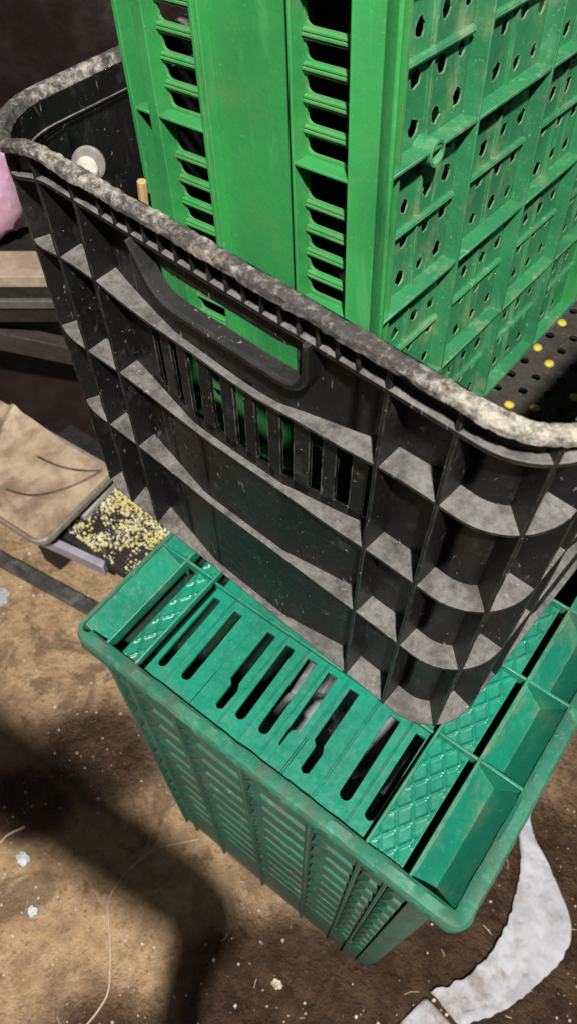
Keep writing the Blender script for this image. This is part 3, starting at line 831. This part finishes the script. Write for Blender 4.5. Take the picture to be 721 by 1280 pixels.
# pink bag
b = MB(); secs = []; nk = 40
for j in range(25):
    th = PI*j/24; row = []
    for i in range(nk):
        a = 2*PI*i/nk; d = Vector((math.sin(th)*math.cos(a), math.sin(th)*math.sin(a), math.cos(th)))
        r = 1 + .22*nz(d, 2.2, 3) + .12*abs(nz(d, 5, 8)) + .05*nz(d, 11, 1)
        row.append((d.x*.115*r, d.y*.085*r, max(-.078, d.z*.115*r)))
    secs.append(row)
b.sweep(secs); o = b.build('plastic_bag', M_PINK, smooth=True); o.location = (-.835, .505, .401+.079); o.rotation_euler = (0, 0, DA)
tag(o, 'stuffed pink plastic bag resting on the pile of planks', 'plastic bag')
# tarp: hangs in folds from high behind down to the ground, forward part added as a dark sheet for the shade under the pile
b = MB(); V = []; F = []; nx, ny = 90, 60
for j in range(ny):
    v = j/(ny-1)
    for i in range(nx):
        u = -1.6 + 2.6*i/(nx-1)
        if v < .3: y, z = .62 + (.3-v)/.3*(-.78), GZ + .012
        else: y, z = .62 + .08*(v-.3), GZ + .012 + (v-.3)/.7*1.5
        f = .022*nz((u, v*2, 0), 3.2, 5) + .012*nz((u, v*2, 0), 9, 2) + .005*nz((u, v*3, 0), 26, 7)
        if v < .3: z += abs(f)*.5 
        else: y += f*2.2
        V.append((u, y, z))
for j in range(ny-1):
    for i in range(nx-1): F.append((j*nx+i, j*nx+i+1, (j+1)*nx+i+1, (j+1)*nx+i))
b.add(V, F); o = b.build('tarp', M_TARP, smooth=True); o.location = (-.75, .42, 0); o.rotation_euler = (0, 0, DA)
tag(o, 'dark brown tarp hanging in folds behind the pile and the black crate', 'tarp')

# ---- on the ground: cloth, string, foil, grit
def gz_(x, y): return GZ - .004 + .8*(nz((x,y,0), 6, 3)*.006 + nz((x,y,0), 22, 9)*.0035 + nz((x,y,0), 70, 5)*.0018)
def spline(pts, m=8):
    Q = []
    for i in range(len(pts)-1):
        p0 = pts[max(i-1, 0)]; p1 = pts[i]; p2 = pts[i+1]; p3 = pts[min(i+2, len(pts)-1)]
        for k in range(m):
            t = k/m; Q.append(tuple(.5*((2*p1[a]) + (-p0[a]+p2[a])*t + (2*p0[a]-5*p1[a]+4*p2[a]-p3[a])*t*t + (-p0[a]+3*p1[a]-3*p2[a]+p3[a])*t**3) for a in range(2)))
    return Q + [tuple(pts[-1])]
A_ = spline([(.455,.345), (.474,.301), (.497,.26), (.514,.176), (.503,.098), (.466,.040)], 26)      # edge next to the crate
B_ = spline([(.462,.36), (.490,.322), (.537,.29), (.600,.222), (.572,.105), (.520,.030)], 26)
b = MB(); V = []; F = []; nv = 46
for i, (p, q) in enumerate(zip(A_, B_)):
    for j in range(nv):
        t = j/(nv-1); x = p[0]+(q[0]-p[0])*t; y = p[1]+(q[1]-p[1])*t
        e = .0035*nz((x, y, 0), 90, 3)
        z = gz_(x, y) + .0045 + abs(.005*nz((x, y, 0), 26, 6)) + .0022*abs(nz((x, y, 0), 80, 1)) + .0022*abs(math.sin(t*9 + 3*nz((x, y, 0), 14, 2)))*(.4 + nz((x, y, 0), 9, 5)) + .006*max(0, 1-t*7)*(.6+.4*nz((x,y,0), 30, 2))
        V.append((x+e, y-e, z))
for i in range(len(A_)-1):
    for j in range(nv-1): F.append((i*nv+j, i*nv+j+1, (i+1)*nv+j+1, (i+1)*nv+j))
b.add(V, F); o = b.build('cloth_strip', M_WHITE, smooth=True); md = o.modifiers.new('Solid', 'SOLIDIFY'); md.thickness = .0005
tag(o, 'curved strip of grubby white cloth on the soil right of the teal crate', 'cloth')
b = MB(); V = []; F = []; n = 18
for j in range(n):
    for i in range(n):
        s_, t = i/(n-1)-.5, j/(n-1)-.5; x = .497 + s_*.085 + t*.02; y = -.012 + t*.075 - s_*.01
        V.append((x, y, gz_(x, y) + .004 + abs(.012*nz((x, y, 0), 26, 9))))
for j in range(n-1):
    for i in range(n-1): F.append((j*n+i, j*n+i+1, (j+1)*n+i+1, (j+1)*n+i))
b.add(V, F); o = b.build('cloth_scrap', M_WHITE, smooth=True); md = o.modifiers.new('Solid', 'SOLIDIFY'); md.thickness = .0005
tag(o, 'crumpled white cloth scrap at the near end of the curved cloth strip', 'cloth')

def string(pts, r, label):
    b = MB(); b.tube([(x, y, gz_(x, y) + .0022) for x, y in spline(pts, 8)], r, 6); tag(b.build('string', M_STRING, smooth=True), label, 'string')
string([(.066,-.004), (.025,-.050), (.010,-.090), (.007,-.123), (.014,-.155), (.056,-.194), (.081,-.220), (.098,-.244), (.100,-.281), (.090,-.31)], .0013, 'long thin pale string bending across the soil in front of the teal crate')
string([(-.24,-.25), (-.190,-.205), (-.184,-.183), (-.171,-.158)], .0018, 'short pale string at the left edge of the soil')
def scrap(x, y, r, mat, name, label, cat, seed, h=.4):
    b = MB(); V = []; F = []; n = 9
    for j in range(n):
        for i in range(n):
            s_, t = 2*i/(n-1)-1, 2*j/(n-1)-1; k = r*(1 + .5*nz((s_, t, 0), 1.3, seed))
            xx, yy = x + s_*k*math.sqrt(1-.45*t*t), y + t*k*.8*math.sqrt(1-.45*s_*s_); V.append((xx, yy, gz_(xx, yy) + .0016 + r*h*abs(nz((s_, t, 0), 2.2, seed+2))))
    for j in range(n-1):
        for i in range(n-1): F.append((j*n+i, j*n+i+1, (j+1)*n+i+1, (j+1)*n+i))
    b.add(V, F); o = b.build(name, mat); md = o.modifiers.new('Solid', 'SOLIDIFY'); md.thickness = .0012; tag(o, label, cat)
scrap(-.138, -.192, .012, M_FOIL, 'foil_scrap', 'pale bluish foil scrap on the damp soil near the left edge', 'foil', 3, .12)
scrap(-.070, -.234, .008, M_FOIL, 'foil_scrap', 'smaller foil scrap below the pale bluish foil scrap', 'foil', 7, .12)
scrap(-.530, .098, .020, M_WHITE, 'paper_scrap', 'white paper scrap below the iron bar at the left edge', 'paper', 5)
scrap(.285, -.085, .007, M_PEB, 'paper_scrap', 'small curled buff paper scrap on the wet soil in front of the teal crate', 'paper', 9, .8)
b = MB(); rs_ = random.Random(8)
for i in range(60):
    x = rs_.uniform(-.6, .7); y = rs_.uniform(-.36, .4)
    if -.02 < x < .42 and y > -.02: continue
    a = rs_.uniform(0, PI); L = rs_.uniform(.003, .011); pts = [(x + math.cos(a)*L*t + .002*math.sin(t*2+i), y + math.sin(a)*L*t) for t in (-1, 0, 1)]
    b.tube([(q[0], q[1], gz_(*q) + .0012) for q in pts], rs_.uniform(.0003, .0006), 5)
o = b.build('chaff', M_STRING); o['kind'] = 'stuff'; tag(o, 'bits of straw and chaff scattered over the soil', 'chaff')
b = MB(); rg = random.Random(21)
for i in range(1500):
    x = rg.uniform(-.62, .72); y = rg.uniform(-.36, .40)
    if -.01 < x < .42 and y > -.01: continue
    r = rg.choice((.0006, .0008, .0008, .0012, .0016, .0024)) * rg.uniform(.7, 1.3); z = gz_(x, y); a = [rg.uniform(.6, 1.2) for _ in range(8)]
    b.hexa([(x-r*a[0], y-r*a[1], z-.001), (x+r*a[2], y-r*a[3], z-.001), (x+r*a[4], y+r*a[5], z-.001), (x-r*a[6], y+r*a[7], z-.001),
         (x-r*a[1]*.6, y-r*a[2]*.6, z+r*a[0]), (x+r*a[3]*.6, y-r*a[4]*.6, z+r*a[1]), (x+r*a[5]*.6, y+r*a[6]*.6, z+r*a[2]), (x-r*a[7]*.6, y+r*a[0]*.6, z+r*a[3])])
o = b.build('grit', M_PEB); o['kind'] = 'stuff'; tag(o, 'pale grit scattered over the soil', 'grit')
# ------------------------------------------------------------------ the person taking the picture (their shadow lies on the soil)
CL = Vector((.3351, -.1166, 1.2133)); CRM = Euler((.6055015583907664, .003344899139715679, .645510195522285), 'XYZ').to_matrix()
def cw(x, y, z): return Vector((.412, -.262, 1.02)) + CRM @ Vector((x-.030, y+.105, z-.030))
M_SKIN = mat_simple('skin', (.30,.17,.11), (.27,.15,.095), 40, .5, .2, .0005)
M_HAIR = mat_simple('dark_hair', (.014,.010,.008), (.022,.016,.012), 120, .5, .5, .001)
M_SHIRT = mat_simple('dark_shirt', (.06,.065,.08), (.05,.055,.068), 60, .85, .5, .001)
M_TROU = mat_simple('dark_trousers', (.04,.04,.045), (.03,.03,.035), 70, .85, .5, .001)
M_SHOE = mat_simple('brown_shoe', (.07,.045,.03), (.05,.03,.02), 60, .6, .4, .001)
M_PHONE = mat_simple('dark_glass', (.012,.012,.014), (.014,.014,.016), 20, .2, .05, .0005)
def skinned(name, mat, verts, edges, radii, parent=None, root=0, levels=2):
    me = bpy.data.meshes.new(name); me.from_pydata([tuple(v) for v in verts], edges, []); me.materials.append(mat)
    o = bpy.data.objects.new(name, me); COL.objects.link(o)
    md = o.modifiers.new('Skin', 'SKIN'); md.use_smooth_shade = True
    if not me.skin_vertices:
        me.attributes.new('skin', 'FLOAT', 'POINT') if False else None
    sv = me.skin_vertices[0].data if me.skin_vertices else None
    if sv is None:
        import bmesh
        bm = bmesh.new(); bm.from_mesh(me); bm.verts.layers.skin.verify(); bm.to_mesh(me); bm.free(); sv = me.skin_vertices[0].data
    for i, r in enumerate(radii):
        sv[i].radius = r if isinstance(r, tuple) else (r, r); sv[i].use_root = (i == root)
    ms = o.modifiers.new('Subsurf', 'SUBSURF'); ms.levels = levels; ms.render_levels = levels
    if parent: o.parent = parent
    return o
class SK:
    def __init__(s): s.v = []; s.e = []; s.r = []
    def p(s, co, r, frm=None):
        s.v.append(Vector(co)); s.r.append(r)
        if frm is not None: s.e.append((frm, len(s.v)-1))
        return len(s.v)-1
PX, PY = .02, -.57
k = SK()
pel = k.p((PX, PY, .86), (.105,.08)); ab = k.p((PX+.01, PY+.01, 1.00), (.10,.075), pel); ch = k.p((PX+.02, PY+.045, 1.16), (.11,.08), ab)
nb = k.p((PX+.03, PY+.075, 1.28), (.06,.055), ch); nk = k.p((PX+.045, PY+.105, 1.345), .050, nb)
hd = k.p((PX+.06, PY+.13, 1.42), (.062,.075), nk); hd2 = k.p((PX+.055, PY+.125, 1.50), (.075,.088), hd); hd3 = k.p((PX+.05, PY+.115, 1.565), (.055,.066), hd2)
rs = k.p((PX+.21, PY+.13, 1.25), .036, nb); ls = k.p((PX-.15, PY+.005, 1.265), .052, nb)
re = k.p((.432, -.335, .965), .033, rs); rf = k.p((.416, -.350, .85), .030, re); rw = k.p((.400, -.360, .735), .026, rf); rh = k.p((.394, -.362, .665), (.020,.034), rw)
for q in range(4):
    a = k.p((.392, -.388+.018*q, .605), .009, rh); b2 = k.p((.386, -.385+.018*q, .565+.006*abs(q-1.4)), .008, a); k.p((.376, -.383+.018*q, .542+.008*abs(q-1.4)), .007, b2)
t1 = k.p((.384, -.335, .64), .010, rh); k.p((.376, -.325, .602), .008, t1)
le = k.p((PX-.21, PY+.02, 1.02), .040, ls); lf = k.p((PX-.20, PY+.055, .90), .034, le); lw_ = k.p((PX-.19, PY+.08, .80), .026, lf); lh = k.p((PX-.185, PY+.09, .735), (.020,.034), lw_)
for q in range(4):
    a = k.p((PX-.185+.004, PY+.065+.018*q, .675), .009, lh); b2 = k.p((PX-.178, PY+.068+.018*q, .635+.006*abs(q-1.4)), .008, a); k.p((PX-.168, PY+.070+.018*q, .612+.008*abs(q-1.4)), .007, b2)
t1 = k.p((PX-.17, PY+.115, .71), .010, lh); k.p((PX-.163, PY+.125, .672), .008, t1)
legs = []
for sx, fy in ((.085, .03), (-.085, -.03)):
    h = k.p((PX+sx, PY+fy*.4, .76), .070, pel); kn = k.p((PX+sx*1.1, PY+fy+.02, .40), .056, h); cf = k.p((PX+sx*1.15, PY+fy-.005, .22), .050, kn); an = k.p((PX+sx*1.2, PY+fy-.01, .02), .034, cf); k.p((PX+sx*1.35, PY+fy+.10, -.035), (.034,.020), an); legs.append((sx, fy))
body = skinned('person', M_SKIN, k.v, k.e, k.r)
tag(body, 'person standing behind the camera, whose shadow falls on the soil', 'person')
# clothes, a little fuller than the body
k = SK()
a = k.p((PX, PY, .72), (.185,.145)); b_ = k.p((PX+.01, PY+.01, 1.00), (.160,.124), a); c_ = k.p((PX+.02, PY+.045, 1.16), (.175,.130), b_); d_ = k.p((PX+.03, PY+.078, 1.275), (.105,.100), c_); k.p((PX+.04, PY+.095, 1.335), (.062,.062), d_)
s1 = k.p((PX+.21, PY+.13, 1.255), .050, d_); e1 = k.p((.431, -.337, .965), .040, s1); k.p((.420, -.347, .875), .037, e1)
s2 = k.p((PX-.15, PY+.005, 1.265), .064, d_); k.p((PX-.205, PY+.018, 1.05), .058, s2)
skinned('shirt', M_SHIRT, k.v, k.e, k.r, body)
for sx, fy in legs:
    k = SK(); a = k.p((PX+sx*.85, PY+fy*.3, .90), .098); h = k.p((PX+sx, PY+fy*.4, .72), .100, a); kn = k.p((PX+sx*1.1, PY+fy+.02, .40), .074, h); k.p((PX+sx*1.18, PY+fy-.005, .03), .062, kn)
    skinned('trouser_leg', M_TROU, k.v, k.e, k.r, body)
for sx, fy in legs:
    k = SK(); a = k.p((PX+sx*1.2, PY+fy-.03, -.030), (.042,.038)); b_ = k.p((PX+sx*1.27, PY+fy+.05, -.036), (.046,.032), a); k.p((PX+sx*1.38, PY+fy+.14, -.044), (.040,.024), b_)
    skinned('shoe', M_SHOE, k.v, k.e, k.r, body)
k = SK(); a = k.p((PX+.025, PY+.075, 1.45), (.066,.070)); b_ = k.p((PX+.035, PY+.098, 1.545), (.092,.098), a); k.p((PX+.052, PY+.120, 1.595), (.072,.076), b_)
skinned('hair', M_HAIR, k.v, k.e, k.r, body)
# face: nose, eyes, mouth, ears
hc = Vector((PX+.058, PY+.128, 1.46)); fw = (Vector((.335, -.117, 1.25)) - hc); fw.z *= .6; fw.normalize(); rt = fw.cross(Vector((0,0,1))).normalized(); upv = rt.cross(fw)
def fp(r, u, f): return hc + rt*r + upv*u + fw*f
b = MB(); b.tube([fp(0,.030,.076), fp(0,.010,.088), fp(0,-.006,.094), fp(0,-.012,.080)], [.006,.008,.011,.006], 8); b.build('nose', M_SKIN, body, smooth=True)
b = MB(); b.tube([fp(-.022,-.036,.072), fp(-.008,-.034,.081), fp(.008,-.034,.081), fp(.022,-.036,.072)], [.003,.006,.006,.003], 8); b.build('mouth', mat_simple('lips', (.25,.10,.08), (.22,.09,.07), 60, .5, .2), body, smooth=True)
for s_ in (-1, 1):
    b = MB(); b.tube([fp(s_*.042,.020,.060), fp(s_*.031,.021,.071), fp(s_*.020,.020,.070)], [.003,.007,.003], 8); b.build('eye', mat_simple('eye_white', (.5,.48,.45), (.05,.03,.02), 90, .3, .1), body, smooth=True)
    b = MB(); b.tube([fp(s_*.074,.025,-.004), fp(s_*.083,.010,-.010), fp(s_*.078,-.018,-.002)], [.008,.011,.007], 8); b.build('ear', M_SKIN, body, smooth=True)
#@@END

# ------------------------------------------------------------------ camera, lamp, world
CAMR = (.6055015583907664, .003344899139715679, .645510195522285)
cam = bpy.data.cameras.new('camera'); co = bpy.data.objects.new('camera', cam); COL.objects.link(co)
co.location = (.3351, -.1166, 1.2133); co.rotation_euler = CAMR
cam.sensor_fit = 'VERTICAL'; cam.sensor_height = 36; cam.sensor_width = 20.25; cam.lens = 936.85/1280*36
cam.clip_start = .01; cam.clip_end = 60
cam.dof.use_dof = True; cam.dof.focus_distance = .52; cam.dof.aperture_fstop = 13
sc.camera = co

TGT = Vector((.15, .10, .90)); LD = Vector((.41, -.47, 1.0)); LP = TGT + LD*1.95
la = bpy.data.lights.new('lamp', 'SPOT'); lo = bpy.data.objects.new('lamp', la); COL.objects.link(lo)
lo.location = LP; lo.rotation_euler = (TGT - LP).to_track_quat('-Z', 'Y').to_euler()
la.energy = 680; la.shadow_soft_size = .05; la.spot_size = math.radians(95); la.spot_blend = .6; la.color = (1.0, .95, .88)

w = bpy.data.worlds.new('World'); sc.world = w; w.use_nodes = True
bg = w.node_tree.nodes['Background']; bg.inputs['Color'].default_value = (1.0, .96, .90, 1); bg.inputs['Strength'].default_value = .085

sc.view_settings.view_transform = 'Standard'; sc.view_settings.look = 'None'; sc.view_settings.exposure = 0; sc.view_settings.gamma = 1
sc.cycles.use_denoising = True
sc.cycles.max_bounces = 6
